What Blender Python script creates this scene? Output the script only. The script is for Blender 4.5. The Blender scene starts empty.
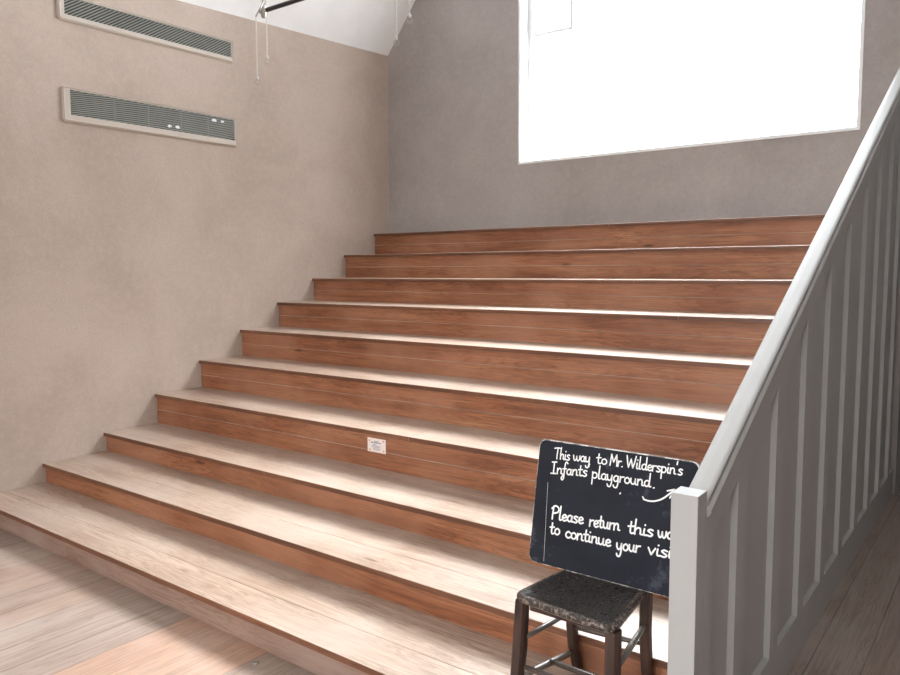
import bpy, bmesh, math, random
from mathutils import Vector, Matrix
random.seed(7)
S = bpy.context.scene
COL = S.collection

# ------------------------------------------------------------------ camera
EYE = Vector((5.2, 0.0, 1.55))
YAW, PITCH, ROLL = math.radians(37.174), math.radians(5.180), math.radians(0.3027)
def make_camera():
    cy, sy, cp, sp = math.cos(YAW), math.sin(YAW), math.cos(PITCH), math.sin(PITCH)
    right = Vector((cy, sy, 0)); fwd = Vector((-sy*cp, cy*cp, -sp)); down = fwd.cross(right)
    c, s = math.cos(ROLL), math.sin(ROLL)
    r2 = c*right + s*down; d2 = -s*right + c*down
    m = Matrix.Identity(4)
    for i in range(3):
        m[i][0] = r2[i]; m[i][1] = -d2[i]; m[i][2] = -fwd[i]; m[i][3] = EYE[i]
    cam = bpy.data.cameras.new('camera'); cam.sensor_width = 36; cam.sensor_fit = 'HORIZONTAL'
    cam.lens = 755.77/900*36; cam.clip_start = 0.05
    o = bpy.data.objects.new('camera', cam); o.matrix_world = m
    COL.objects.link(o); S.camera = o
make_camera()

# ------------------------------------------------------------------ sky, exposure
SKY = 90.0
FRONT_SKY = .31
GLOW, GLOW_EL, GLOW_SE, GLOW_AZ, GLOW_SA = 3.1, 47.0, 6.5, 12.0, 42.0
w = bpy.data.worlds.new('overcast_sky'); S.world = w; w.use_nodes = True
nt = w.node_tree; nt.nodes.clear()
wo = nt.nodes.new('ShaderNodeOutputWorld'); bg = nt.nodes.new('ShaderNodeBackground')
tc = nt.nodes.new('ShaderNodeTexCoord'); sx = nt.nodes.new('ShaderNodeSeparateXYZ'); cr = nt.nodes.new('ShaderNodeValToRGB')
# overcast: pale low sky over the ground, bright towards the zenith on the side of the large window
for k_, (p_, c_) in enumerate(((-.02, .34), (.06, .13), (.50, .14), (.64, .62), (.80, 1.0))):
    e_ = cr.color_ramp.elements[k_] if k_ < 2 else cr.color_ramp.elements.new(p_)
    e_.position = max(p_, 0); e_.color = (c_*.92, c_*.98, c_*1.04, 1)
cf = nt.nodes.new('ShaderNodeValToRGB')                                     # the even white sky on the other side of the building
for k_, (p_, c_) in enumerate(((0.0, .10), (.05, FRONT_SKY))):
    e_ = cf.color_ramp.elements[k_]; e_.position = p_; e_.color = (c_*1.0, c_*.975, c_*.97, 1)
my = nt.nodes.new('ShaderNodeMapRange'); my.inputs[1].default_value = -.15; my.inputs[2].default_value = .15
mxs = nt.nodes.new('ShaderNodeMix'); mxs.data_type = 'RGBA'
nt.links.new(tc.outputs['Generated'], sx.inputs[0]); nt.links.new(sx.outputs['Z'], cr.inputs[0]); nt.links.new(sx.outputs['Z'], cf.inputs[0])
nt.links.new(sx.outputs['Y'], my.inputs[0]); nt.links.new(my.outputs[0], mxs.inputs[0]); nt.links.new(cf.outputs[0], mxs.inputs[6]); nt.links.new(cr.outputs[0], mxs.inputs[7])
# broad bright patch of thin cloud in front of the sun, seen through the large window
def wm(op, a_, b_=0.0):
    x_ = nt.nodes.new('ShaderNodeMath'); x_.operation = op
    for i_, v_ in ((0, a_), (1, b_)):
        if hasattr(v_, 'links'): nt.links.new(v_, x_.inputs[i_])
        else: x_.inputs[i_].default_value = v_
    return x_.outputs[0]
el_ = wm('ARCSINE', sx.outputs['Z']); az_ = wm('ARCTAN2', sx.outputs['X'], sx.outputs['Y'])
q1 = wm('POWER', wm('ABSOLUTE', wm('DIVIDE', wm('SUBTRACT', el_, math.radians(GLOW_EL)), math.radians(GLOW_SE))), 2.0)
q2 = wm('POWER', wm('ABSOLUTE', wm('DIVIDE', wm('SUBTRACT', az_, math.radians(GLOW_AZ)), math.radians(GLOW_SA))), 2.0)
gl_ = wm('MULTIPLY', wm('EXPONENT', wm('MULTIPLY', wm('ADD', q1, q2), -1.0)), GLOW)
cg = nt.nodes.new('ShaderNodeCombineXYZ'); nt.links.new(gl_, cg.inputs[0]); nt.links.new(wm('MULTIPLY', gl_, 1.02), cg.inputs[1]); nt.links.new(wm('MULTIPLY', gl_, 1.04), cg.inputs[2])
ad = nt.nodes.new('ShaderNodeMix'); ad.data_type = 'RGBA'; ad.blend_type = 'ADD'; ad.inputs[0].default_value = 1.0
nt.links.new(mxs.outputs[2], ad.inputs[6]); nt.links.new(cg.outputs[0], ad.inputs[7])
nt.links.new(ad.outputs[2], bg.inputs[0]); bg.inputs[1].default_value = SKY
nt.links.new(bg.outputs[0], wo.inputs[0])
S.view_settings.view_transform = 'Standard'; S.view_settings.look = 'None'
S.view_settings.exposure = 0.0; S.view_settings.gamma = 1.0; S.view_settings.use_curve_mapping = False

def portal(name, loc, sx_, sy_, direction):
    l = bpy.data.lights.new(name, 'AREA'); l.shape = 'RECTANGLE'; l.size = sx_; l.size_y = sy_
    l.cycles.is_portal = True
    o = bpy.data.objects.new(name, l); o.location = loc
    o.rotation_euler = Vector(direction).to_track_quat('-Z', 'Y').to_euler(); COL.objects.link(o)

# room measures (floor = 0)
ROOM_X, ROOM_Y, FRONT_Y = 6.2, 5.85, -3.2
WALL_T = 0.28
WIN = (1.5585, 4.246, 2.492, 5.25)          # back window: x0, x1, sill, head
FRONT = [(1.9, 3.4, 1.0, 2.8), (4.8, 5.75, 1.0, 2.8)]   # windows in the wall behind the camera
portal('window_daylight_back', ((WIN[0]+WIN[1])/2, ROOM_Y+WALL_T+.02, (WIN[2]+WIN[3])/2), WIN[1]-WIN[0]+.1, WIN[3]-WIN[2]+.1, (0, -1, 0))
for fx0, fx1, fz0, fz1 in FRONT:
    portal('window_daylight_front', ((fx0+fx1)/2, FRONT_Y-WALL_T-.02, (fz0+fz1)/2), fx1-fx0+.1, fz1-fz0+.1, (0, 1, 0))

# ------------------------------------------------------------------ node materials
class NT:
    def __init__(s, name):
        s.m = bpy.data.materials.new(name); s.m.use_nodes = True
        s.t = s.m.node_tree; s.t.nodes.clear()
        s.out = s.n('ShaderNodeOutputMaterial'); s.p = s.n('ShaderNodeBsdfPrincipled')
        s.l(s.p.outputs[0], s.out.inputs[0])
    def n(s, k, **kw):
        x = s.t.nodes.new(k)
        for a, b in kw.items(): setattr(x, a, b)
        return x
    def l(s, a, b): s.t.links.new(a, b)
    def set(s, **kw):
        for k, v in kw.items():
            k = k.replace('_', ' ')
            if hasattr(v, 'is_linked') or hasattr(v, 'links'): s.l(v, s.p.inputs[k])
            else: s.p.inputs[k].default_value = v
    def obj(s): return s.n('ShaderNodeTexCoord').outputs['Object']
    def mapping(s, v, scale=(1,1,1), loc=None):
        m = s.n('ShaderNodeMapping'); s.l(v, m.inputs['Vector']); m.inputs['Scale'].default_value = scale
        if loc is not None:
            if hasattr(loc, 'links'): s.l(loc, m.inputs['Location'])
            else: m.inputs['Location'].default_value = loc
        return m.outputs[0]
    def noise(s, v, scale, detail=4, rough=.55, dist=0):
        x = s.n('ShaderNodeTexNoise'); s.l(v, x.inputs['Vector']); x.inputs['Scale'].default_value = scale
        x.inputs['Detail'].default_value = detail; x.inputs['Roughness'].default_value = rough; x.inputs['Distortion'].default_value = dist
        return x.outputs['Fac']
    def ramp(s, f, stops, interp='LINEAR'):
        x = s.n('ShaderNodeValToRGB'); s.l(f, x.inputs[0]); e = x.color_ramp.elements; x.color_ramp.interpolation = interp
        while len(e) < len(stops): e.new(.5)
        for q, (pos, c) in zip(e, stops):
            q.position = pos; q.color = (*c, 1) if len(c) == 3 else c
        return x.outputs[0]
    def mix(s, f, a, b, mode='MIX'):
        x = s.n('ShaderNodeMix', data_type='RGBA', blend_type=mode)
        for i, v in ((0, f), (6, a), (7, b)):
            if hasattr(v, 'links'): s.l(v, x.inputs[i])
            else: x.inputs[i].default_value = (*v, 1) if isinstance(v, tuple) else v
        return x.outputs[2]
    def math(s, op, a, b=0.0):
        x = s.n('ShaderNodeMath', operation=op)
        for i, v in ((0, a), (1, b)):
            if hasattr(v, 'links'): s.l(v, x.inputs[i])
            else: x.inputs[i].default_value = v
        return x.outputs[0]
    def bump(s, h, strength=.2, dist=.01):
        x = s.n('ShaderNodeBump'); s.l(h, x.inputs['Height']); x.inputs['Strength'].default_value = strength; x.inputs['Distance'].default_value = dist
        s.l(x.outputs[0], s.p.inputs['Normal'])

def g3(v): return (v, v, v)

def wood(name, dark, mid, light, axis='X', rough=(.35, .6), worn=None, grain=1.0, per_object=True):
    k = NT(name); v = k.obj()
    if per_object:
        oi = k.n('ShaderNodeObjectInfo'); cx = k.n('ShaderNodeCombineXYZ')
        k.l(k.math('MULTIPLY', oi.outputs['Random'], 37.0), cx.inputs[0]); k.l(k.math('MULTIPLY', oi.outputs['Random'], 11.0), cx.inputs[1])
        k.l(k.math('MULTIPLY', oi.outputs['Random'], 23.0), cx.inputs[2]); loc = cx.outputs[0]
    else: loc = (0, 0, 0)
    st = {'X': (.55, 7, 7), 'Y': (7, .55, 7), 'Z': (7, 7, .55)}[axis]
    fine = {'X': (3.5, 130, 130), 'Y': (130, 3.5, 130), 'Z': (130, 130, 3.5)}[axis]
    a = k.noise(k.mapping(v, st, loc), 1.6, 5, .6, .6)
    # cathedral figure: contour lines of a stretched noise
    rings = k.math('FRACT', k.math('MULTIPLY', a, 13.0))
    rg = k.ramp(rings, [(0, g3(.0)), (.22, g3(.9)), (.7, g3(1)), (1, g3(.0))])
    b = k.noise(k.mapping(v, fine, loc), 1.0, 3, .7)
    c = k.ramp(a, [(.3, dark), (.5, mid), (.72, light)])
    c = k.mix(k.math('MULTIPLY', k.math('SUBTRACT', 1.0, rg), min(.9, .42*grain)), c, tuple(x*.5 for x in dark))
    c = k.mix(k.math('MULTIPLY', k.ramp(b, [(.35, g3(1)), (.6, g3(0))]), min(.9, .42*grain)), c, tuple(x*.55 for x in dark))
    # knots
    vo = k.n('ShaderNodeTexVoronoi'); kn = {'X': (1.1, 5, 5), 'Y': (5, 1.1, 5), 'Z': (5, 5, 1.1)}[axis]
    k.l(k.mapping(v, kn, loc), vo.inputs['Vector']); vo.inputs['Scale'].default_value = 1.1
    c = k.mix(k.ramp(vo.outputs['Distance'], [(.035, g3(.85)), (.075, g3(0))]), c, tuple(x*.3 for x in dark))
    big = k.noise(v, 1.7, 3, .5)
    if worn is not None:
        c = k.mix(k.ramp(big, [(.42, g3(0)), (.68, g3(.6))]), c, worn)
    k.set(Base_Color=c, Roughness=k.ramp(b, [(.3, g3(rough[0])), (.7, g3(rough[1]))]))
    k.p.inputs['Specular IOR Level'].default_value = .5
    k.bump(k.math('ADD', b, rings), .12, .002)
    return k.m

def floorboards():
    k = NT('old_floorboards'); v = k.obj()
    sep = k.n('ShaderNodeSeparateXYZ'); k.l(v, sep.inputs[0])
    q = k.math('DIVIDE', k.math('ADD', sep.outputs['X'], .028), .178); idx = k.math('FLOOR', q); fr = k.math('FRACT', q)
    wn = k.n('ShaderNodeTexWhiteNoise', noise_dimensions='1D'); k.l(idx, wn.inputs['W'])
    cx = k.n('ShaderNodeCombineXYZ'); k.l(k.math('MULTIPLY', wn.outputs['Value'], 31), cx.inputs[1]); k.l(k.math('MULTIPLY', wn.outputs['Value'], 17), cx.inputs[2])
    a = k.noise(k.mapping(v, (9, .6, 9), cx.outputs[0]), 1.5, 5, .6, .7)
    rings = k.math('FRACT', k.math('MULTIPLY', a, 8.0)); rg = k.ramp(rings, [(0, g3(1)), (.14, g3(0)), (.85, g3(.1)), (1, g3(1))])
    b = k.noise(k.mapping(v, (140, 3, 140), cx.outputs[0]), 1, 3, .7)
    base = k.ramp(wn.outputs['Value'], [(0, (.40, .30, .245)), (.3, (.36, .30, .26)), (.55, (.43, .30, .23)), (.8, (.35, .285, .25)), (1, (.45, .27, .18))])
    c = k.mix(k.ramp(a, [(.3, g3(.55)), (.65, g3(0))]), base, (.22, .15, .115))
    warm = k.math('MULTIPLY', k.math('GREATER_THAN', idx, 12.5), k.math('LESS_THAN', idx, 15.5))
    c = k.mix(k.math('MULTIPLY', warm, .75), c, (.50, .29, .19))
    c = k.mix(k.math('MULTIPLY', rg, .45), c, (.13, .085, .065))
    c = k.mix(k.math('MULTIPLY', k.ramp(b, [(.35, g3(1)), (.6, g3(0))]), .6), c, (.17, .12, .10))
    big = k.noise(v, 1.3, 3, .5)
    c = k.mix(k.ramp(big, [(.5, g3(0)), (.72, g3(.5))]), c, (.50, .44, .40))
    gap = k.ramp(fr, [(0, g3(1)), (.008, g3(1)), (.022, g3(0)), (.982, g3(0)), (.994, g3(1))])
    c = k.mix(k.math('MULTIPLY', gap, k.ramp(k.noise(v, 2.2, 3), [(.35, g3(.25)), (.65, g3(.8))])), c, (.04, .03, .025))
    k.set(Base_Color=c, Roughness=k.ramp(b, [(.3, g3(.42)), (.7, g3(.66))]))
    k.bump(k.math('SUBTRACT', b, k.math('MULTIPLY', gap, 3)), .2, .002)
    return k.m

def plaster(name, c1, c2, c3):
    k = NT(name); v = k.obj()
    a = k.noise(v, 1.3, 5, .6, .4); b = k.noise(v, 70, 3, .7); d = k.noise(k.mapping(v, (1, 1, 1), (5, 3, 9)), 22, 4, .6)
    c = k.ramp(a, [(.3, c1), (.5, c2), (.7, c3)])
    c = k.mix(k.ramp(b, [(.35, g3(.22)), (.6, g3(0))]), c, tuple(x*.7 for x in c1))
    c = k.mix(k.ramp(d, [(.45, g3(0)), (.75, g3(.25))]), c, tuple(min(1, x*1.12) for x in c3))
    k.set(Base_Color=c, Roughness=.85); k.p.inputs['Specular IOR Level'].default_value = .2
    k.bump(k.math('ADD', b, d), .25, .002)
    return k.m

def paint(name, col, rough=.4, var=.06, metal=0.0, wear=None):
    k = NT(name); v = k.obj(); a = k.noise(v, 5, 4, .6)
    c = k.ramp(a, [(.3, tuple(x*(1-var) for x in col)), (.7, tuple(min(1, x*(1+var)) for x in col))])
    if wear:
        b = k.noise(v, wear[1], 6, .72)
        c = k.mix(k.ramp(b, [(wear[2], g3(0)), (wear[2]+.08, g3(1))]), c, wear[0])
    k.set(Base_Color=c, Roughness=rough, Metallic=metal)
    return k.m

def glass():
    k = NT('window_glass'); k.t.nodes.remove(k.p)
    tr = k.n('ShaderNodeBsdfTransparent'); gl = k.n('ShaderNodeBsdfGlossy'); gl.inputs['Roughness'].default_value = .02
    mx = k.n('ShaderNodeMixShader'); lw = k.n('ShaderNodeFresnel'); lw.inputs[0].default_value = 1.45
    k.l(k.math('MULTIPLY', lw.outputs[0], .8), mx.inputs[0])
    k.l(tr.outputs[0], mx.inputs[1]); k.l(gl.outputs[0], mx.inputs[2]); k.l(mx.outputs[0], k.out.inputs[0])
    tr.inputs[0].default_value = (.97, .98, .98, 1)
    return k.m

M = {
 'left_plaster': plaster('taupe_plaster', (.42, .335, .28), (.475, .38, .32), (.53, .43, .365)),
 'back_plaster': plaster('grey_taupe_plaster', (.34, .30, .28), (.385, .34, .32), (.43, .385, .36)),
 'ceiling': paint('white_limewash', (.90, .89, .88), .8, .03),
 'floor': floorboards(),
 'tread': wood('worn_tread_pine', (.33, .225, .165), (.44, .315, .24), (.53, .40, .315), 'X', (.30, .48), worn=(.44, .355, .295), grain=1.5),
 'riser': wood('stained_riser_pine', (.20, .066, .025), (.345, .128, .056), (.46, .21, .105), 'X', (.45, .65), worn=(.40, .19, .11), grain=1.3),
 'riser_pale': wood('pale_riser_pine', (.22, .125, .09), (.32, .205, .155), (.38, .26, .205), 'X', (.45, .65), worn=(.36, .265, .22)),
 'nosing': wood('nosing_edge_shade', (.10, .036, .017), (.18, .070, .034), (.26, .115, .06), 'X', (.4, .6)),
 'white_gloss': paint('white_gloss_paint', (.86, .86, .86), .3, .02),
 'grey_paint': paint('grey_eggshell_paint', (.42, .412, .40), .6, .03),
 'glass': glass(),
 'vent': paint('beige_vent_paint', (.50, .425, .36), .45, .03),
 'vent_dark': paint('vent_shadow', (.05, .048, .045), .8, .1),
 'fin': paint('vent_fin_metal', (.27, .265, .23), .5, .08),
 'black_rod': paint('blackened_iron', (.012, .012, .013), .45, .1),
 'brass': paint('dull_nickel', (.42, .40, .36), .4, .1, .8),
 'chain': paint('pale_chain', (.70, .67, .62), .45, .1, .3),
 'slate': paint('blackboard_paint', (.018, .020, .028), .62, .25, wear=((.05, .055, .075), 9, .57)),
 'chalk': paint('white_lettering_paint', (.88, .88, .87), .7, .02),
 'edge': paint('bare_board_edge', (.14, .12, .105), .6, .1, wear=((.66, .63, .60), 22, .46)),
 'paper': paint('notice_paper', (.80, .72, .68), .6, .02),
 'ink': paint('notice_ink', (.16, .17, .24), .6, .02),
 'orange': paint('notice_symbol_orange', (.75, .33, .18), .6, .02),
 'glint': paint('painted_glint', (.90, .92, .93), .3, .02),
 'door': wood('dark_door_boards', (.09, .08, .072), (.15, .135, .12), (.20, .18, .165), 'Z', (.5, .7)),
 'iron': paint('black_hinge_iron', (.012, .012, .012), .5, .1),
}

def chair_black():
    k = NT('worn_black_chair_paint'); v = k.obj()
    a = k.noise(k.mapping(v, (1, 1, 1)), 95, 6, .75, 1.5); b = k.noise(v, 7, 3, .6); f = k.noise(v, 160, 2, .6)
    c = k.ramp(b, [(.35, (.010, .009, .009)), (.65, (.022, .020, .019))])
    c = k.mix(k.ramp(a, [(.54, g3(0)), (.62, g3(1))]), c, (.10, .08, .065))
    c = k.mix(k.ramp(f, [(.66, g3(0)), (.70, g3(.9))]), c, (.40, .36, .32))
    # edges rubbed through to pale wood
    ge = k.n('ShaderNodeNewGeometry'); pt = k.ramp(ge.outputs['Pointiness'], [(.52, g3(0)), (.60, g3(1))])
    c = k.mix(k.math('MULTIPLY', pt, k.ramp(a, [(.4, g3(.2)), (.55, g3(1))])), c, (.30, .25, .21))
    k.set(Base_Color=c, Roughness=k.ramp(a, [(.4, g3(.25)), (.6, g3(.5))]))
    k.bump(a, .3, .002)
    return k.m
M['grey_paint'].node_tree.nodes['Principled BSDF'].inputs['Specular IOR Level'].default_value = .2
M['slate'].node_tree.nodes['Principled BSDF'].inputs['Specular IOR Level'].default_value = .12
M['chair_seat'] = chair_black()
M['chair_rim'] = paint('rubbed_seat_edge', (.03, .022, .018), .35, .3, wear=((.26, .20, .165), 95, .50))
M['chair_leg'] = wood('rubbed_dark_brown_wood', (.018, .008, .005), (.058, .024, .015), (.13, .062, .04), 'Z', (.4, .6), worn=(.02, .016, .014), per_object=False)
M['rung'] = paint('grey_rubbed_rung', (.17, .145, .125), .3, .15, wear=((.05, .04, .035), 20, .58))
M['rung_dark'] = paint('dark_rung', (.07, .05, .04), .35, .2)

# ------------------------------------------------------------------ mesh helpers
def face(bm, pts): return bm.faces.new([bm.verts.new(p) for p in pts])
def box(bm, x0, x1, y0, y1, z0, z1):
    v = [bm.verts.new((x, y, z)) for x in (x0, x1) for y in (y0, y1) for z in (z0, z1)]
    for f in ((0,1,3,2), (4,6,7,5), (0,4,5,1), (2,3,7,6), (0,2,6,4), (1,5,7,3)): bm.faces.new([v[i] for i in f])
    return v
def prism(bm, prof, axis_pts):
    """closed profile (list of Vector per station): skin the stations and cap the ends"""
    rows = [[bm.verts.new(p) for p in st] for st in prof]
    n = len(rows[0])
    for a, b in zip(rows, rows[1:]):
        for i in range(n): bm.faces.new((a[i], a[(i+1) % n], b[(i+1) % n], b[i]))
    bm.faces.new(rows[0][::-1]); bm.faces.new(rows[-1])
def tube(bm, pts, rad, seg=8, closed=False):
    pts = [Vector(p) for p in pts]; n = len(pts); rows = []
    rads = rad if isinstance(rad, (list, tuple)) else [rad]*n
    up = Vector((0, 0, 1)); prev = None
    for i, p in enumerate(pts):
        if closed: t = pts[(i+1) % n] - pts[i-1]
        else: t = pts[min(i+1, n-1)] - pts[max(i-1, 0)]
        t.normalize()
        a = prev - t*prev.dot(t) if prev else (Vector((1, 0, 0)) if abs(t.z) > .9 else up)
        a = (a - t*a.dot(t)).normalized(); prev = a; b = t.cross(a)
        rows.append([bm.verts.new(p + rads[i]*(math.cos(2*math.pi*j/seg)*a + math.sin(2*math.pi*j/seg)*b)) for j in range(seg)])
    for i in range(n if closed else n-1):
        A, B = rows[i], rows[(i+1) % n]
        for j in range(seg): bm.faces.new((A[j], A[(j+1) % seg], B[(j+1) % seg], B[j]))
    if not closed: bm.faces.new(rows[0][::-1]); bm.faces.new(rows[-1])
def build(name, bm, mat, parent=None, bevel=0, seg=2, smooth=False, mats=None):
    """vertices are given in room coordinates; a child keeps them in its parent's space"""
    bmesh.ops.recalc_face_normals(bm, faces=bm.faces)
    off = Vector((0, 0, 0)); p = parent
    while p is not None: off += p.location; p = p.parent
    if parent is None or parent.type == 'MESH' or True:
        bmesh.ops.translate(bm, verts=bm.verts, vec=-off)
    me = bpy.data.meshes.new(name); bm.to_mesh(me); bm.free()
    for mm in (mats or [mat]): me.materials.append(mm)
    if smooth:
        for f in me.polygons: f.use_smooth = True
    o = bpy.data.objects.new(name, me); COL.objects.link(o)
    if parent is not None: o.parent = parent
    if bevel:
        b = o.modifiers.new('bevel', 'BEVEL'); b.width = bevel; b.segments = seg; b.limit_method = 'ANGLE'; b.angle_limit = math.radians(40)
        b.harden_normals = False
    return o
def root(name, loc, label, cat, group=None):
    o = bpy.data.objects.new(name, None); o.location = loc; o.empty_display_size = .1; COL.objects.link(o)
    o['label'] = label; o['category'] = cat; o['kind'] = 'thing'
    if group: o['group'] = group
    return o
def tag(o, label, cat, group=None):
    o['label'] = label; o['category'] = cat; o['kind'] = 'thing'
    if group: o['group'] = group
def struct(o, label=None, cat=None):
    o['kind'] = 'structure'
    if label: o['label'] = label
    if cat: o['category'] = cat
    return o

# ------------------------------------------------------------------ room shell
bm = bmesh.new(); box(bm, -.3, ROOM_X+.3, FRONT_Y-.3, ROOM_Y+.3, -.12, 0)
struct(build('floor', bm, M['floor']), 'bare worn floorboards running towards the window wall', 'floor')
def eave(y): return 3.68 - .042*(ROOM_Y - y)
RIDGE_X, SLOPE = 3.1, 1.27
bm = bmesh.new()      # left wall, its top edge follows the eaves
ya, yb = FRONT_Y-.3, ROOM_Y+.3
prism(bm, [[Vector((x, ya, 0)), Vector((x, yb, 0)), Vector((x, yb, eave(yb)+(.05 if x == 0 else 0))), Vector((x, ya, eave(ya)+(.05 if x == 0 else 0)))] for x in (-.3, 0)], None)
struct(build('wall_left', bm, M['left_plaster']), 'taupe plastered wall with two long ventilation grilles', 'wall')
bm = bmesh.new(); prism(bm, [[Vector((x, ya, 0)), Vector((x, yb, 0)), Vector((x, yb, eave(yb)+.05)), Vector((x, ya, eave(ya)+.05))] for x in (ROOM_X, ROOM_X+.3)], None)
struct(build('wall_right', bm, M['back_plaster']), 'taupe plastered wall beyond the dark passage', 'wall')
def gable(name, y0, y1, holes, mat, label):
    """end wall built from strips round its window openings"""
    bm = bmesh.new(); top = 8.0
    xs = sorted({-.05, ROOM_X+.05} | {h[0] for h in holes} | {h[1] for h in holes})
    for a, b in zip(xs, xs[1:]):
        h = [q for q in holes if q[0] <= a+1e-6 and q[1] >= b-1e-6]
        if h:
            box(bm, a, b, y0, y1, 0, h[0][2]); box(bm, a, b, y0, y1, h[0][3], top)
        else: box(bm, a, b, y0, y1, 0, top)
    bmesh.ops.remove_doubles(bm, verts=bm.verts, dist=1e-5)
    o = build(name, bm, mat); struct(o, label, 'wall'); return o
gable('wall_back', ROOM_Y, ROOM_Y+WALL_T, [WIN], M['back_plaster'], 'grey taupe end wall around the big bright window')
gable('wall_front', FRONT_Y-WALL_T, FRONT_Y, FRONT, M['back_plaster'], 'end wall behind the viewer')
bm = bmesh.new()
for sgn in (0, 1):
    st = []
    for y in (ya, yb):
        e = eave(y); r = e + SLOPE*RIDGE_X
        if sgn == 0: st.append([Vector((-.3, y, e-.3*SLOPE)), Vector((RIDGE_X, y, r)), Vector((RIDGE_X, y, r+.15)), Vector((-.3, y, e-.3*SLOPE+.15))])
        else: st.append([Vector((ROOM_X+.3, y, e-.3*SLOPE)), Vector((RIDGE_X, y, r)), Vector((RIDGE_X, y, r+.15)), Vector((ROOM_X+.3, y, e-.3*SLOPE+.15))])
    prism(bm, st, None)
struct(build('ceiling', bm, M['ceiling']), 'white sloping ceiling under the steep roof', 'ceiling')

# ------------------------------------------------------------------ windows
def window(name, rect, y, inward, label, casement=False):
    x0, x1, z0, z1 = rect; sg = inward            # y = frame plane (room side), glass lies behind it
    r = root(name, (x0, y, z0), label, 'window'); r['kind'] = 'structure'
    ft, fd = .03, .06
    def yb_(a, b): return (min(y-sg*a, y-sg*b), max(y-sg*a, y-sg*b))
    bm = bmesh.new(); Y = yb_(0, fd)
    box(bm, x0, x0+ft, *Y, z0, z1); box(bm, x1-ft, x1, *Y, z0, z1); box(bm, x0+ft, x1-ft, *Y, z0, z0+ft); box(bm, x0+ft, x1-ft, *Y, z1-ft, z1)
    fr = build('frame', bm, M['white_gloss'], r)
    bm = bmesh.new(); Yg = yb_(.035, .041); box(bm, x0+ft, x1-ft, *Yg, z0+ft, z1-ft); build('pane', bm, M['glass'], r)
    if casement:
        cx0, cx1, cz0 = x0+ft+.002, 2.012, 3.59
        Yc = yb_(-.012, .03)
        bm = bmesh.new()
        t = .03
        box(bm, cx0, cx0+t, *Yc, cz0, z1-ft-.002); box(bm, cx1-t, cx1, *Yc, cz0, z1-ft-.002)
        box(bm, cx0+t, cx1-t, *Yc, cz0, cz0+t); box(bm, cx0+t, cx1-t, *Yc, z1-ft-.002-t, z1-ft-.002)
        build('casement', bm, M['white_gloss'], r, .003)
    return r
window('window_1', WIN, ROOM_Y+.13, -1, 'large bright window high in the end wall above the steps', casement=True)
for i, f in enumerate(FRONT):
    window('window_%d' % (i+2), f, FRONT_Y-.13, 1, ['window behind the viewer nearest the vented wall', 'window behind the viewer nearest the passage'][i])
# white-painted reveal boards lining the opening, and the thin bead round it
def lining(name, rect, y0, y1, bead):
    x0, x1, z0, z1 = rect; bm = bmesh.new(); t = .004
    box(bm, x0, x0+t, y0, y1, z0, z1); box(bm, x1-t, x1, y0, y1, z0, z1); box(bm, x0+t, x1-t, y0, y1, z0, z0+t); box(bm, x0+t, x1-t, y0, y1, z1-t, z1)
    if bead:
        b = .016
        box(bm, x0-b, x0+t, y0-.006, y0, z0-b, z1+b); box(bm, x1-t, x1+b, y0-.006, y0, z0-b, z1+b)
        box(bm, x0+t, x1-t, y0-.006, y0, z0-b, z0+t); box(bm, x0+t, x1-t, y0-.006, y0, z1-t, z1+b)
    struct(build(name, bm, M['white_gloss']), 'thin white edging around the large window opening' if bead else None, 'trim' if bead else None)
lining('trim_1', WIN, ROOM_Y, ROOM_Y+.13, True)

# ------------------------------------------------------------------ stepped gallery
TREAD_Z = [.1325, .2635, .398, .6217, .8382, 1.0561, 1.2695, 1.4726, 1.6895, 1.9038]
NOSE_Y = [1.880, 2.313, 2.7437, 3.1538, 3.5487, 3.951, 4.3544, 4.769, 5.1815, 5.6026]
STEP_X1 = 4.478
gal = root('stepped_gallery', (2.2, 1.9, 0), 'flight of ten wide pine steps rising to the window wall', 'steps')
def board_cuts(lo, hi, n):
    c = sorted(random.uniform(lo, hi) for _ in range(n)); return c
def rounded_board(bm, x0, x1, y0, y1, z0, z1, r=.010, front=True):
    """board along X with a rounded front upper arris"""
    pr = []
    if front:
        for i in range(5):
            a = math.pi/2*i/4; pr.append((y0 + r - r*math.sin(a), z1 - r + r*math.cos(a)))
    else: pr.append((y0, z1))
    pr += [(y0, z0), (y1, z0), (y1, z1)]
    prism(bm, [[Vector((x, a, b)) for a, b in pr] for x in (x0, x1)], None)
rnd = random.Random(3)
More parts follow.
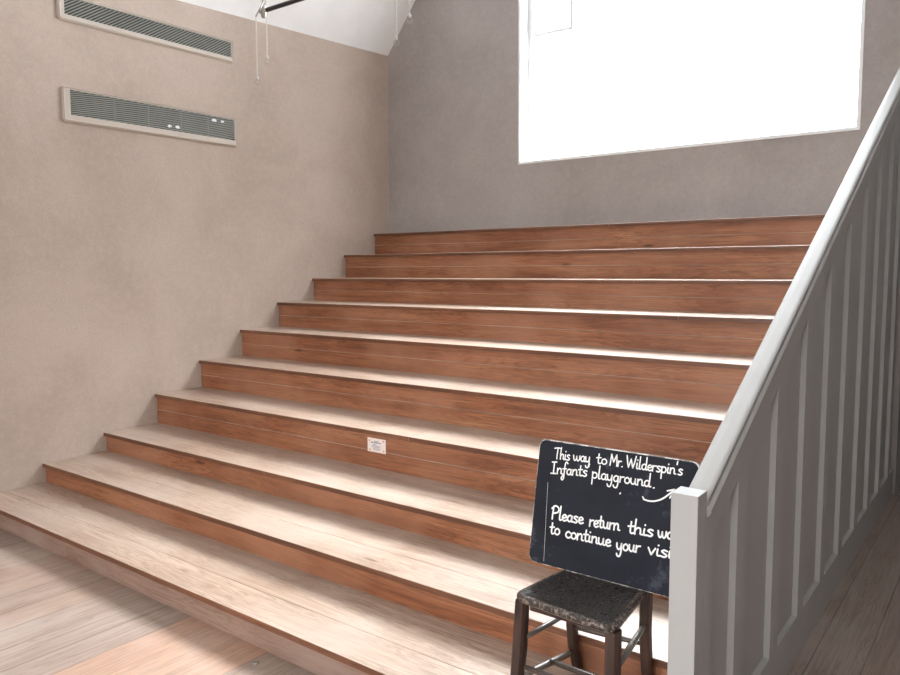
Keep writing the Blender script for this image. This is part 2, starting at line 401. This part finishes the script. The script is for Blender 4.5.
for i, (z, y) in enumerate(zip(TREAD_Z, NOSE_Y)):
    yend = NOSE_Y[i+1] + .02 if i < 9 else ROOM_Y - .002
    zl = TREAD_Z[i-1] if i else 0.0
    bm = bmesh.new(); T = .026; g = .0022; joint = y + .188
    for k, (a, b) in enumerate(((y, joint-g/2), (joint+g/2, yend))):
        cuts = [0.003] + ([.42 + .25*k] if i == 0 else [rnd.uniform(.7, 3.6)]) + [STEP_X1]
        for p, q in zip(cuts, cuts[1:]): rounded_board(bm, p+.0008, q-.0008, a, b, z-T, z, .004 if i < 6 else .009, k == 0)
    for f in bm.faces:                       # front edge: unworn stain, darkened to paint in the overhang's shadow
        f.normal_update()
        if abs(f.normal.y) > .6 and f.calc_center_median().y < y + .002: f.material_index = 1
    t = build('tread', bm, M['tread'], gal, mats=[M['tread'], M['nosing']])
    bm = bmesh.new(); yr = y + .02
    h = z - T - zl
    if h > .15:
        zm = zl + h*.53
        box(bm, .003, STEP_X1, yr, yr+.018, zm, z-T)
        # lower board sits slightly proud with a chamfered top edge
        pr = [(yr-.0022, zl), (yr-.0022, zm-.004), (yr+.001, zm-.0008), (yr+.018, zm-.0008), (yr+.018, zl)]
        prism(bm, [[Vector((x, a, b)) for a, b in pr] for x in (.003, STEP_X1)], None)
        for f in bm.faces:                   # rubbed pale along the proud edge
            f.normal_update(); q_ = f.calc_center_median()
            if abs(q_.z - (zm-.0025)) < .0015 and abs(q_.y-(yr-.002)) < .003: f.material_index = 1
    else:
        box(bm, .003, STEP_X1, yr, yr+.018, zl, z-T)
    build('riser', bm, None, gal, mats=[M['riser_pale'] if i == 0 else M['riser'], M['tread']])

# ------------------------------------------------------------------ balustrade
BX0, BX1 = 4.48, 4.553
RS = .507
bal = root('balustrade', (4.517, 1.92, 0), 'grey panelled side partition with sloping handrail along the steps', 'balustrade')
def cz(c, y): return c + RS*y
bm = bmesh.new(); box(bm, BX0, BX1, 1.918, 1.990, 0, .956); build('newel_post', bm, M['grey_paint'], bal, .002)
y0r, y1r = 1.990, ROOM_Y-.001
def raking(bm, prof, ya_=y0r, yb_=y1r): prism(bm, [[Vector((x, y, cz(c, y))) for x, c in prof] for y in (ya_, yb_)], None)
cap = [(4.497, -.106), (4.497, -.082), (4.4985, -.075), (4.502, -.070), (4.508, -.0675), (4.520, -.0665), (4.546, -.069), (4.552, -.0715), (4.5565, -.076), (4.557, -.081), (4.555, -.085), (4.540, -.087), (4.540, -.106)]
bm = bmesh.new(); raking(bm, cap); hr = build('handrail', bm, M['grey_paint'], bal)
bm = bmesh.new(); raking(bm, [(4.5532, -.124), (4.5532, -.104), (4.546, -.104), (4.546, -.096), (4.557, -.096), (4.5645, -.107), (4.5645, -.112), (4.558, -.124)]); build('moulding', bm, M['grey_paint'], hr)
bm = bmesh.new(); raking(bm, [(4.502, -.224), (BX1, -.224), (BX1, -.106), (4.502, -.106)]); build('top_rail', bm, M['grey_paint'], bal)
bm = bmesh.new(); box(bm, 4.502, BX1, y0r, y1r, 0, .178); build('bottom_rail', bm, M['grey_paint'], bal)
# backing boards towards the steps
bm = bmesh.new(); prism(bm, [[Vector((x, y0r, 0)), Vector((x, y1r, 0)), Vector((x, y1r, cz(-.106, y1r))), Vector((x, y0r, cz(-.106, y0r)))] for x in (BX0, 4.502)], None)
build('back_board', bm, M['grey_paint'], bal)
REVEAL = [2.271, 2.700, 3.108, 3.518, 3.925, 4.352, 4.762, 5.168, 5.570]
STILE = .10
def upright(a, b, x0, x1, z0=.178, c=-.224):
    bm = bmesh.new()
    prism(bm, [[Vector((x, a, z0)), Vector((x, b, z0)), Vector((x, b, cz(c, b))), Vector((x, a, cz(c, a)))] for x in (x0, x1)], None); return bm
build('stile', upright(y0r, 2.045, 4.502, BX1), M['grey_paint'], bal)
prev = 2.045
for y in REVEAL:
    build('panel', upright(prev, y, 4.5025, BX1-.021), M['grey_paint'], bal)
    e = min(y+STILE, y1r); build('stile', upright(y, e, 4.502, BX1), M['grey_paint'], bal); prev = e
build('panel', upright(prev, y1r, 4.5025, BX1-.021), M['grey_paint'], bal)

# low plank door in the end wall beyond the balustrade
d = root('door_1', (5.1, ROOM_Y-.03, 0), 'low dark plank door with black strap hinges at the passage end', 'door'); d['kind'] = 'structure'
bm = bmesh.new(); n = 8; wd = 1.05/n
for i in range(n): box(bm, 4.60+i*wd+.003, 4.60+(i+1)*wd-.003, ROOM_Y-.030, ROOM_Y-.002, .01, 1.58)
build('board_panel', bm, M['door'], d, .004, 1)
bm = bmesh.new(); box(bm, 4.572, 4.598, ROOM_Y-.035, ROOM_Y-.001, 0, 1.61); box(bm, 5.652, 5.68, ROOM_Y-.035, ROOM_Y-.001, 0, 1.61); box(bm, 4.598, 5.652, ROOM_Y-.035, ROOM_Y-.001, 1.583, 1.61)
build('door_frame', bm, M['door'], d)
for z in (.56, 1.44):
    bm = bmesh.new(); prism(bm, [[Vector((4.60, y, z-.04)), Vector((5.02, y, z-.012)), Vector((5.02, y, z+.012)), Vector((4.60, y, z+.04))] for y in (ROOM_Y-.038, ROOM_Y-.031)], None)
    build('hinge', bm, M['iron'], d)

# ------------------------------------------------------------------ wall vents
def vent(label, y0, y1, z0, z1, gy0, gy1, gz0, gz1, bars, glint, ang=33, pitch=.031):
    r = root('wall_vent', (0, y0, z0), label, 'vent', 'long ventilation grilles on the plaster wall')
    bm = bmesh.new(); d = .022
    def rr(a, b, c, e, rad, n=5):
        pts = []
        for (cy_, cz_, s0) in ((a+rad, c+rad, math.pi), (b-rad, c+rad, 1.5*math.pi), (b-rad, e-rad, 0), (a+rad, e-rad, .5*math.pi)):
            for i in range(n):
                t = s0 + math.pi/2*i/(n-1); pts.append((cy_+rad*math.cos(t), cz_+rad*math.sin(t)))
        return pts
    outer = rr(y0, y1, z0, z1, .022); mid = rr(y0+.012, y1-.005, z0+.012, z1-.005, .014); inner = rr(gy0, gy1, gz0, gz1, .002)
    loops = [(0.0005, outer), (.012, outer), (d, mid), (.016, rr(y0+.022, y1-.010, z0+.020, z1-.010, .008)), (.016, inner), (.003, inner)]
    rows = [[bm.verts.new((x, a, b)) for a, b in L] for x, L in loops]
    m = len(outer)
    for A, B in zip(rows, rows[1:]):
        for i in range(m): bm.faces.new((A[i], A[(i+1) % m], B[(i+1) % m], B[i]))
    for i in range(m): bm.faces.new((rows[-1][i], rows[-1][(i+1) % m], rows[0][(i+1) % m], rows[0][i]))
    build('frame', bm, M['vent'], r)
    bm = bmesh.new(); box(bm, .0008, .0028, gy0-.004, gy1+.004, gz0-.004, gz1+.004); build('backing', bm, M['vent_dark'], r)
    # slanting fins, clipped to the opening
    bm = bmesh.new(); hgt = gz1-gz0; run = hgt/math.tan(math.radians(ang)); t = .0030; y = gy0 - run
    while y < gy1:
        pts = []
        a0 = (y, gz0); a1 = (y+run, gz1); f0, f1 = 0.0, 1.0
        if a0[0] < gy0: f0 = (gy0-a0[0])/run
        if a1[0] > gy1: f1 = (gy1-a0[0])/run
        if f1 - f0 > .06:
            A = Vector((0, y+run*f0, gz0+hgt*f0)); B = Vector((0, y+run*f1, gz0+hgt*f1)); nrm = Vector((0, -(B-A).normalized().z, (B-A).normalized().y))
            prism(bm, [[Vector((.004, *(P-nrm*t).yz)), Vector((.013, *(P-nrm*t+Vector((0,0,-.003))).yz)), Vector((.013, *(P+nrm*t+Vector((0,0,-.003))).yz)), Vector((.004, *(P+nrm*t).yz))] for P in (A, B)], None)
        y += pitch
    bmesh.ops.bisect_plane(bm, geom=bm.verts[:]+bm.edges[:]+bm.faces[:], plane_co=(0, 0, gz0+.0005), plane_no=(0, 0, -1), clear_outer=True)
    gr = build('grille', bm, M['fin'], r)
    for yy in bars:
        bm = bmesh.new(); box(bm, .0132, .0150, yy-.003, yy+.003, gz0, gz1); build('stiffener', bm, M['fin'], gr)
    for (fy, fz, fs) in glint:  # glints of reflected light, painted as flat white patches over the fins
        bm = bmesh.new(); rr_ = random.Random(int(fy*1000)); pts = [(fy+fs*(.6+.4*rr_.random())*math.cos(k*math.pi/4), fz+.6*fs*(.5+.5*rr_.random())*math.sin(k*math.pi/4)) for k in range(8)]
        prism(bm, [[Vector((x, a, b)) for a, b in pts] for x in (.0135, .0145)], None); build('glint_patch', bm, M['glint'], gr)
    return r
vent('upper of the two long beige wall vents, close under the ceiling', 2.560, 3.960, 3.215, 3.392, 2.606, 3.942, 3.257, 3.375, [], [])
vent('lower of the two long beige wall vents, with bright glints painted in its grille', 2.560, 3.970, 2.550, 2.784, 2.617, 3.952, 2.601, 2.767,
     [2.93, 3.19, 3.46, 3.70], [(3.36, 2.632, .022), (3.43, 2.634, .026), (3.76, 2.735, .032), (3.835, 2.737, .022)], 15, .052)

# ------------------------------------------------------------------ pendant gas lamp with pull chains
LZ = 2.915; LY = 2.708; XA, XB = 1.919, 2.89
lamp = root('gas_lamp', ((XA+XB)/2, LY, LZ), 'hanging iron lamp bar with pull chains below the white ceiling', 'lamp')
bm = bmesh.new(); tube(bm, [(XA+.028, LY, LZ), (XB-.028, LY, LZ)], .0115, 10); build('bar', bm, M['black_rod'], lamp, smooth=True)
xm = (XA+XB)/2
bm = bmesh.new(); ztop = eave(LY) + SLOPE*xm + .02
tube(bm, [(xm, LY, LZ), (xm, LY, ztop)], .012, 10); build('stem', bm, M['black_rod'], lamp, smooth=True)
bm = bmesh.new(); tube(bm, [(xm, LY, ztop-.12), (xm, LY, ztop-.07), (xm, LY, ztop-.05)], [.02, .055, .06], 16); build('ceiling_rose', bm, M['black_rod'], lamp)
for xv in (XA, XB):
    bm = bmesh.new(); tube(bm, [(xv, LY, LZ-.036), (xv, LY, LZ-.030), (xv, LY, LZ-.022), (xv, LY, LZ+.022), (xv, LY, LZ+.028), (xv, LY, LZ+.042)], [.008, .012, .014, .014, .012, .009], 12)
    tube(bm, [(xv-.026, LY, LZ), (xv+.030, LY, LZ)], .0105, 10)
    va = build('valve', bm, M['brass'], lamp, smooth=True)
    bm = bmesh.new(); tube(bm, [(xv, LY, LZ+.042), (xv, LY, LZ+.15), (xv, LY, LZ+.16), (xv, LY, LZ+.19)], [.0075, .0075, .013, .013], 10); build('burner_tube', bm, M['brass'], lamp, smooth=True)
    bm = bmesh.new(); A = (xv+.004, LY-.055, LZ-.043); B = (xv+.004, LY+.014, LZ+.078)
    tube(bm, [A, (xv+.010, LY-.020, LZ+.020), B if xv == XA else (B[0], B[1]+.026, B[2])], .004, 8); build('lever', bm, M['brass'], lamp, smooth=True)
    if xv == XB: B = (B[0], B[1]+.026, B[2])
    for (P, zend) in ((A, 2.549 + (.034 if xv == XB else 0)), (B, 2.675 + (.020 if xv == XB else 0))):
        bm = bmesh.new(); z = P[2]-.003; k = 0
        while z > zend + .018:
            L = .0105; c = Vector((P[0], P[1], z - L/2)); ax = Vector((1, 0, 0)) if k % 2 else Vector((0, 1, 0))
            tube(bm, [c + ax*.0034*math.cos(q*math.pi/4) + Vector((0, 0, 1))*(L/2+.0012)*math.sin(q*math.pi/4) for q in range(8)], .0013, 5, True)
            z -= L*.88; k += 1
        # small stop above the ring
        tube(bm, [(P[0], P[1], z+.004), (P[0], P[1], z-.004), (P[0], P[1], z-.014)], [.003, .008, .006], 8)
        ch = build('pull_chain', bm, M['chain'], lamp, smooth=True)
        bm = bmesh.new(); cr_ = Vector((P[0], P[1], z-.014-.0125))
        dv = Vector((.8, .6, 0))
        tube(bm, [cr_ + .0125*(math.cos(q*math.pi/9)*dv + math.sin(q*math.pi/9)*Vector((0, 0, 1))) for q in range(18)], .0019, 6, True)
        build('ring', bm, M['brass'], ch, smooth=True)

# ------------------------------------------------------------------ chair standing on the first step
Z1 = TREAD_Z[0]; SEAT = Z1 + .380
ch = root('wooden_chair', (4.13, 2.12, Z1), 'small worn black wooden chair on the lowest step holding the blackboard', 'chair')
def seat_outline(inset=0.0, rad=.032):
    c = [Vector((3.937, 1.983)), Vector((4.309, 1.950)), Vector((4.276, 2.262)), Vector((3.974, 2.264))]
    cen = sum(c, Vector((0, 0)))/4; rads = [.05, .05, .012, .012]; pts = []
    for i in range(4):
        p, a, b = c[i], c[i-1], c[(i+1) % 4]; r_ = rads[i]
        u = (a-p).normalized()*r_; v = (b-p).normalized()*r_
        for k in range(7):
            t = k/6; q = (1-t)**2*(p+u) + 2*t*(1-t)*p + t*t*(p+v)
            pts.append(q)
    n = len(pts); out = []
    for i, q in enumerate(pts):
        d_ = (pts[(i+1) % n]-pts[i-1]).normalized(); nr = Vector((-d_.y, d_.x))
        out.append(q + nr*inset)
    return out
bm = bmesh.new(); rows = []
SC = Vector((4.133, 2.115))
for ins, z in ((.006, -.024), (.000, -.018), (.000, -.007), (.003, -.0025), (.008, 0.0), (.018, .0005), (.22, -.002), (.5, -.004), (.8, -.005)):
    if ins < .02: rows.append([bm.verts.new((q.x, q.y, SEAT+z)) for q in seat_outline(ins)])
    else: rows.append([bm.verts.new((*(SC+(q-SC)*(1-ins)), SEAT+z)) for q in seat_outline(.018)])
m = len(rows[0])
for j_, (A, B) in enumerate(zip(rows, rows[1:])):
    for i in range(m):
        f = bm.faces.new((A[i], A[(i+1) % m], B[(i+1) % m], B[i])); f.material_index = 1 if 1 <= j_ <= 4 else 0
bm.faces.new(rows[0][::-1]); bm.faces.new(rows[-1])
build('seat', bm, M['chair_seat'], ch, smooth=True, mats=[M['chair_seat'], M['chair_rim']])
def leg(pts, w, name='leg', mat='chair_leg'):
    """square leg through the given centres; w = half width per point"""
    bm = bmesh.new(); st = []
    for (x, y, z), h in zip(pts, w):
        c_ = h*.35
        st.append([Vector((x+a, y+b, z)) for a, b in ((-h+c_, -h), (h-c_, -h), (h, -h+c_), (h, h-c_), (h-c_, h), (-h+c_, h), (-h, h-c_), (-h, -h+c_))])
    prism(bm, st, None); return build(name, bm, M[mat], ch)
zt = SEAT - .022
leg([(3.966, 2.006, zt), (3.959, 2.001, Z1+.19), (3.946, 1.988, Z1)], [.0195, .0205, .0165])
leg([(4.290, 1.988, zt), (4.291, 1.983, Z1+.19), (4.296, 1.972, Z1)], [.0205, .0205, .0165])
def rear(x, xf):
    return [(xf, 2.300, Z1), (x+.003, 2.285, Z1+.10), (x, 2.272, Z1+.24), (x, 2.277, SEAT-.03), (x, 2.284, SEAT+.03), (x, 2.318, SEAT+.20), (x, 2.354, SEAT+.38)]
for x, xf in ((4.000, 4.016), (4.271, 4.278)):
    leg(rear(x, xf), [.0155, .0165, .0175, .017, .0155, .014, .012])
def rung(a, b, r_, mat, name='stretcher'):
    bm = bmesh.new(); a = Vector(a); b = Vector(b)
    tube(bm, [a, a.lerp(b, .12), a.lerp(b, .5), a.lerp(b, .88), b], [r_*.8, r_, r_*1.12, r_, r_*.8], 10); return build(name, bm, M[mat], ch, smooth=True)
def zf(z): return z + 1.55
rung((3.981, 2.010, zf(-1.180)), (3.999, 2.268, zf(-1.190)), .0085, 'rung')
rung((3.975, 2.005, zf(-1.310)), (4.004, 2.276, zf(-1.338)), .0105, 'rung')
rung((4.291, 1.995, zf(-1.190)), (4.273, 2.262, zf(-1.155)), .0095, 'rung')
rung((4.292, 1.990, zf(-1.310)), (4.276, 2.276, zf(-1.338)), .0105, 'rung')
rung((3.993, 2.14, zf(-1.316)), (4.282, 2.13, zf(-1.316)), .0085, 'rung_dark')
rung((4.005, 2.272, zf(-1.243)), (4.268, 2.272, zf(-1.226)), .0085, 'rung_dark')
rung((3.982, 1.996, zf(-1.276)), (4.288, 1.982, zf(-1.276)), .0095, 'rung_dark')
bm = bmesh.new(); box(bm, 4.000, 4.275, 1.995, 2.012, SEAT-.045, SEAT-.0245); build('apron', bm, M['chair_leg'], ch)
# back rails hidden behind the blackboard
for z0, z1 in ((.30, .365), (.14, .175)):
    bm = bmesh.new(); yy0 = 2.281 + .192*z0; yy1 = 2.281 + .192*z1
    prism(bm, [[Vector((x, yy0, SEAT+z0)), Vector((x, yy0+.014, SEAT+z0)), Vector((x, yy1+.014, SEAT+z1)), Vector((x, yy1, SEAT+z1))] for x in (4.006, 4.265)], None)
    build('back_rail', bm, M['chair_leg'], ch)

# ------------------------------------------------------------------ blackboard leaning on the chair back
O = Vector((3.840, 2.248, SEAT+.0005)); V = Vector((0, .079, .4275)).normalized(); U = Vector((1, 0, 0)); N = U.cross(V)    # N faces the viewer
BW, BH, BT = .578, .4347, .012
board = root('blackboard', (4.13, 2.25, SEAT), 'hand-lettered blackboard notice leaning on the chair back', 'blackboard')
def on(u, v, d=0.0): return O + U*u + V*v + N*d
def board_outline(ins, rad=.026):
    pts = []
    for cu, cv, s0 in ((rad, rad, math.pi), (BW-rad, rad, 1.5*math.pi), (BW-rad, BH-rad, 0), (rad, BH-rad, .5*math.pi)):
        for i in range(7):
            t = s0 + math.pi/2*i/6; pts.append((cu+(rad-ins)*math.cos(t), cv+(rad-ins)*math.sin(t)))
    return pts
bm = bmesh.new(); rows = [[bm.verts.new(on(a, b, d_)) for a, b in board_outline(i_)] for i_, d_ in ((0, -BT), (0, -.002), (.0025, 0))]
m = len(rows[0])
fs = []
for A, B in zip(rows, rows[1:]):
    for i in range(m): f = bm.faces.new((A[i], A[(i+1) % m], B[(i+1) % m], B[i])); f.material_index = 1
bm.faces.new(rows[0][::-1]); bm.faces.new(rows[-1])
build('panel', bm, M['slate'], board, mats=[M['slate'], M['edge']])

GL = {  # single-stroke hand lettering: width, strokes (x-height 1)
'T': (1.0, [[(-.1,1.75),(.5,1.85),(1.05,1.8)], [(.5,1.85),(.42,.9),(.42,0)]]),
'h': (.8, [[(.08,1.95),(.04,1),(.05,0)], [(.05,.55),(.25,.98),(.5,.95),(.56,.5),(.56,.12),(.78,.06)]]),
'i': (.36, [[(.1,1),(.07,.4),(.12,.05),(.32,.08)], [(.13,1.42),(.15,1.46)]]),
's': (.62, [[(.52,.92),(.28,1.02),(.08,.8),(.28,.54),(.5,.28),(.32,.0),(.02,.08)]]),
'w': (1.1, [[(0,1),(.08,.35),(.25,.02),(.45,.3),(.5,.9)], [(.5,.9),(.56,.3),(.74,.02),(.95,.35),(.98,1.0)]]),
'a': (.78, [[(.58,.86),(.35,1.02),(.1,.75),(.08,.28),(.28,.02),(.5,.2),(.6,.95)], [(.6,.95),(.58,.3),(.64,.04),(.8,.1)]]),
'y': (.74, [[(0,1),(.04,.4),(.22,.05),(.45,.25),(.56,1)], [(.56,1),(.56,-.2),(.42,-.82),(.15,-.82),(.06,-.55)]]),
't': (.58, [[(.24,1.6),(.2,.5),(.28,.05),(.52,.12)], [(-.02,1.05),(.5,1.12)]]),
'o': (.74, [[(.36,1.02),(.1,.78),(.08,.25),(.34,0),(.6,.28),(.58,.75),(.36,1.02)]]),
'M': (1.15, [[(0,0),(.06,.9),(.12,1.8)], [(.12,1.8),(.5,.65)], [(.5,.65),(.9,1.8)], [(.9,1.8),(.98,.9),(1.02,0)]]),
'r': (.56, [[(.06,1),(.05,0)], [(.05,.5),(.2,.9),(.5,1.0)]]),
'.': (.3, [[(.08,.02),(.13,.06)]]),
'W': (1.3, [[(-.05,1.85),(.1,.9),(.25,.03)], [(.25,.03),(.55,1.45)], [(.55,1.45),(.85,.03)], [(.85,.03),(1.02,.9),(1.2,1.9)]]),
'l': (.36, [[(.12,1.95),(.07,.5),(.12,.04),(.3,.08)]]),
'd': (.78, [[(.58,.86),(.35,1.02),(.1,.75),(.08,.28),(.28,.02),(.5,.2),(.6,.85)], [(.64,1.95),(.6,.4),(.64,.04),(.8,.1)]]),
'e': (.66, [[(.08,.48),(.4,.55),(.56,.75),(.35,1.02),(.1,.75),(.1,.25),(.32,0),(.62,.18)]]),
'p': (.76, [[(.06,1.05),(.05,-.9)], [(.06,.75),(.3,1.02),(.58,.8),(.58,.28),(.32,0),(.07,.2)]]),
'n': (.78, [[(.05,1),(.05,0)], [(.05,.55),(.25,.98),(.5,.95),(.56,.5),(.56,.12),(.76,.06)]]),
"'": (.28, [[(.12,1.95),(.06,1.55)]]),
'I': (.75, [[(0,1.8),(.6,1.85)], [(.3,1.82),(.28,0)], [(-.05,0),(.6,.02)]]),
'f': (.5, [[(.58,1.75),(.4,1.95),(.24,1.6),(.2,.4),(.18,-.5),(.02,-.85),(-.14,-.6),(.1,-.1)], [(-.02,1.0),(.45,1.04)]]),
'g': (.78, [[(.58,.86),(.35,1.02),(.1,.75),(.08,.28),(.28,.02),(.5,.2),(.6,.95)], [(.6,.95),(.6,-.25),(.45,-.85),(.16,-.82),(.06,-.55)]]),
'u': (.8, [[(.02,1),(.05,.35),(.25,.02),(.48,.25),(.56,1)], [(.56,1),(.56,.3),(.62,.04),(.8,.08)]]),
'c': (.66, [[(.56,.85),(.32,1.02),(.08,.65),(.1,.22),(.34,0),(.62,.18)]]),
'P': (.9, [[(.12,1.85),(.06,.9),(.04,0)], [(-.1,1.55),(.3,1.92),(.75,1.7),(.7,1.2),(.1,.95)]]),
'v': (.68, [[(0,1),(.26,.02)], [(.26,.02),(.58,1.02)]]),
}
def smooth_path(pts, n=6):
    if len(pts) < 3: return [Vector(p) for p in pts]
    P = [Vector(p) for p in pts]; P = [2*P[0]-P[1]] + P + [2*P[-1]-P[-2]]; out = []
    for i in range(1, len(P)-2):
        for k in range(n):
            t = k/n; a, b, c_, d_ = P[i-1:i+3]
            out.append(.5*((2*b) + (c_-a)*t + (2*a-5*b+4*c_-d_)*t*t + (3*b-a-3*c_+d_)*t**3))
    out.append(P[-2]); return out
def ribbon(bm, pts, wd, lift=.0012):
    """flat painted stroke with round ends on the board's face"""
    n = len(pts); L, R = [], []
    for i, p in enumerate(pts):
        t = (pts[min(i+1, n-1)] - pts[max(i-1, 0)]).normalized(); q = Vector((-t.y, t.x))*wd/2
        L.append(p+q); R.append(p-q)
    t = (pts[1]-pts[0]).normalized(); q = Vector((-t.y, t.x))*wd/2
    cap0 = [pts[0] + q*math.cos(a) - t*wd/2*math.sin(a) for a in (math.pi*k/5 for k in range(1, 5))]
    t = (pts[-1]-pts[-2]).normalized(); q = Vector((-t.y, t.x))*wd/2
    cap1 = [pts[-1] - q*math.cos(a) + t*wd/2*math.sin(a) for a in (math.pi*k/5 for k in range(1, 5))]
    vl = [bm.verts.new(on(p.x, p.y, lift)) for p in L]; vr = [bm.verts.new(on(p.x, p.y, lift)) for p in R]
    for i in range(n-1): bm.faces.new((vr[i], vr[i+1], vl[i+1], vl[i]))
    bm.faces.new([vl[0]] + [bm.verts.new(on(p.x, p.y, lift)) for p in cap0] + [vr[0]])
    bm.faces.new([vr[-1]] + [bm.verts.new(on(p.x, p.y, lift)) for p in cap1] + [vl[-1]])
def word(bm, txt, u0, v0, u1, v1, xh, wd):
    tot = sum(GL[c][0] for c in txt) - .04
    sc = (u1-u0)/tot; x = 0.0
    for c in txt:
        for st in GL[c][1]:
            P = []
            for (a, b) in smooth_path(st):
                uu = .006 + u0 + (x+a)*sc; bb = 1+(b-1)*1.35 if b > 1 else (b*1.2 if b < 0 else b)
                P.append(Vector((uu, v0 + (v1-v0)*(x+a)/tot + bb*xh)))
            ribbon(bm, P, wd)
        x += GL[c][0]
LINES = [
 ([('This', .0603, .3727, .1204, .375), ('way', .1337, .377, .1979, .3792), ('to', .2218, .380, .2612, .3814), ('Mr.', .2719, .3813, .319, .3822), ("Wilderspin's", .3312, .3832, .5205, .3869)], .0180, .0044),
 ([("Infants'", .0532, .3198, .1998, .3311), ('playground', .2101, .3291, .418, .3325), ('.', .4265, .3310, .4365, .3312)], .0190, .0047),
 ([('Please', .0727, .163, .1936, .1692), ('return', .2169, .1666, .3263, .1734), ('this', .3566, .1717, .443, .1774), ('way', .458, .1789, .528, .183)], .0208, .0058),
 ([('to', .0699, .1112, .1099, .1139), ('continue', .1311, .1109, .3005, .1153), ('your', .3221, .1110, .4034, .1176), ('visit.', .4304, .1193, .545, .1240)], .0208, .0058),
]
for ws, xh, wd in LINES:
    bm = bmesh.new()
    for q in ws: word(bm, *q, xh, wd)
    build('lettering', bm, M['chalk'], board)
bm = bmesh.new()
ribbon(bm, smooth_path([(.4065, .2896), (.425, .2876), (.447, .2916), (.468, .3025), (.489, .321), (.503, .336)]), .0052)
ribbon(bm, [Vector((.482, .330)), Vector((.5045, .3385))], .0045); ribbon(bm, [Vector((.5045, .3385)), Vector((.492, .309))], .0045)
build('arrow', bm, M['chalk'], board)
for q in (((.402, .297), (.4055, .2915)), ((.322, .293), (.3245, .2965))):
    bm = bmesh.new(); ribbon(bm, [Vector(q[0]), Vector(q[1])], .0045); build('tick', bm, M['chalk'], board)
bm = bmesh.new(); ribbon(bm, [Vector((.049, .2852)), Vector((.056, .15)), Vector((.063, .0118))], .0008)
build('ruled_line', bm, M['chalk'], board)

# ------------------------------------------------------------------ paper notice on the fourth riser
yn = NOSE_Y[3] + .02
ns = root('paper_notice', (2.258, yn-.003, .492), 'small white paper notice stuck on a riser midway up the steps', 'notice')
bm = bmesh.new(); box(bm, 2.187, 2.328, yn-.0034, yn-.0024, .4925, .5745); build('sheet', bm, M['paper'], ns)
bm = bmesh.new()
for (a, b, z, h) in ((.052, .088, .062, .0045), (.028, .108, .053, .006), (.045, .07, .044, .004), (.036, .10, .036, .0035), (.034, .096, .028, .0035), (.046, .104, .020, .003), (.05, .09, .013, .003)):
    x = 2.187 + a
    rr = random.Random(int(z*1e4))
    while x < 2.187 + b:
        l_ = rr.uniform(.005, .013); box(bm, x, min(x+l_, 2.187+b), yn-.0039, yn-.0034, .4925+z, .4925+z+h); x += l_+.0028
build('text', bm, M['ink'], ns)
for a, b in ((.008, .06), (.118, .064), (.010, .006), (.118, .008)):
    bm = bmesh.new(); prism(bm, [[Vector((2.187+a+.007+.007*math.cos(k*math.pi/5), y, .4925+b+.006+.006*math.sin(k*math.pi/5))) for k in range(10)] for y in (yn-.0038, yn-.0034)], None)
    build('symbol', bm, M['orange'], ns)

# brass floor stud near the lowest step
bm = bmesh.new(); tube(bm, [(2.85, 1.812, .0005), (2.85, 1.812, .003), (2.85, 1.812, .005)], [.014, .014, .009], 12)
tag(build('floor_stud', bm, M['brass']), 'small round metal stud in the floorboards before the lowest step', 'stud')
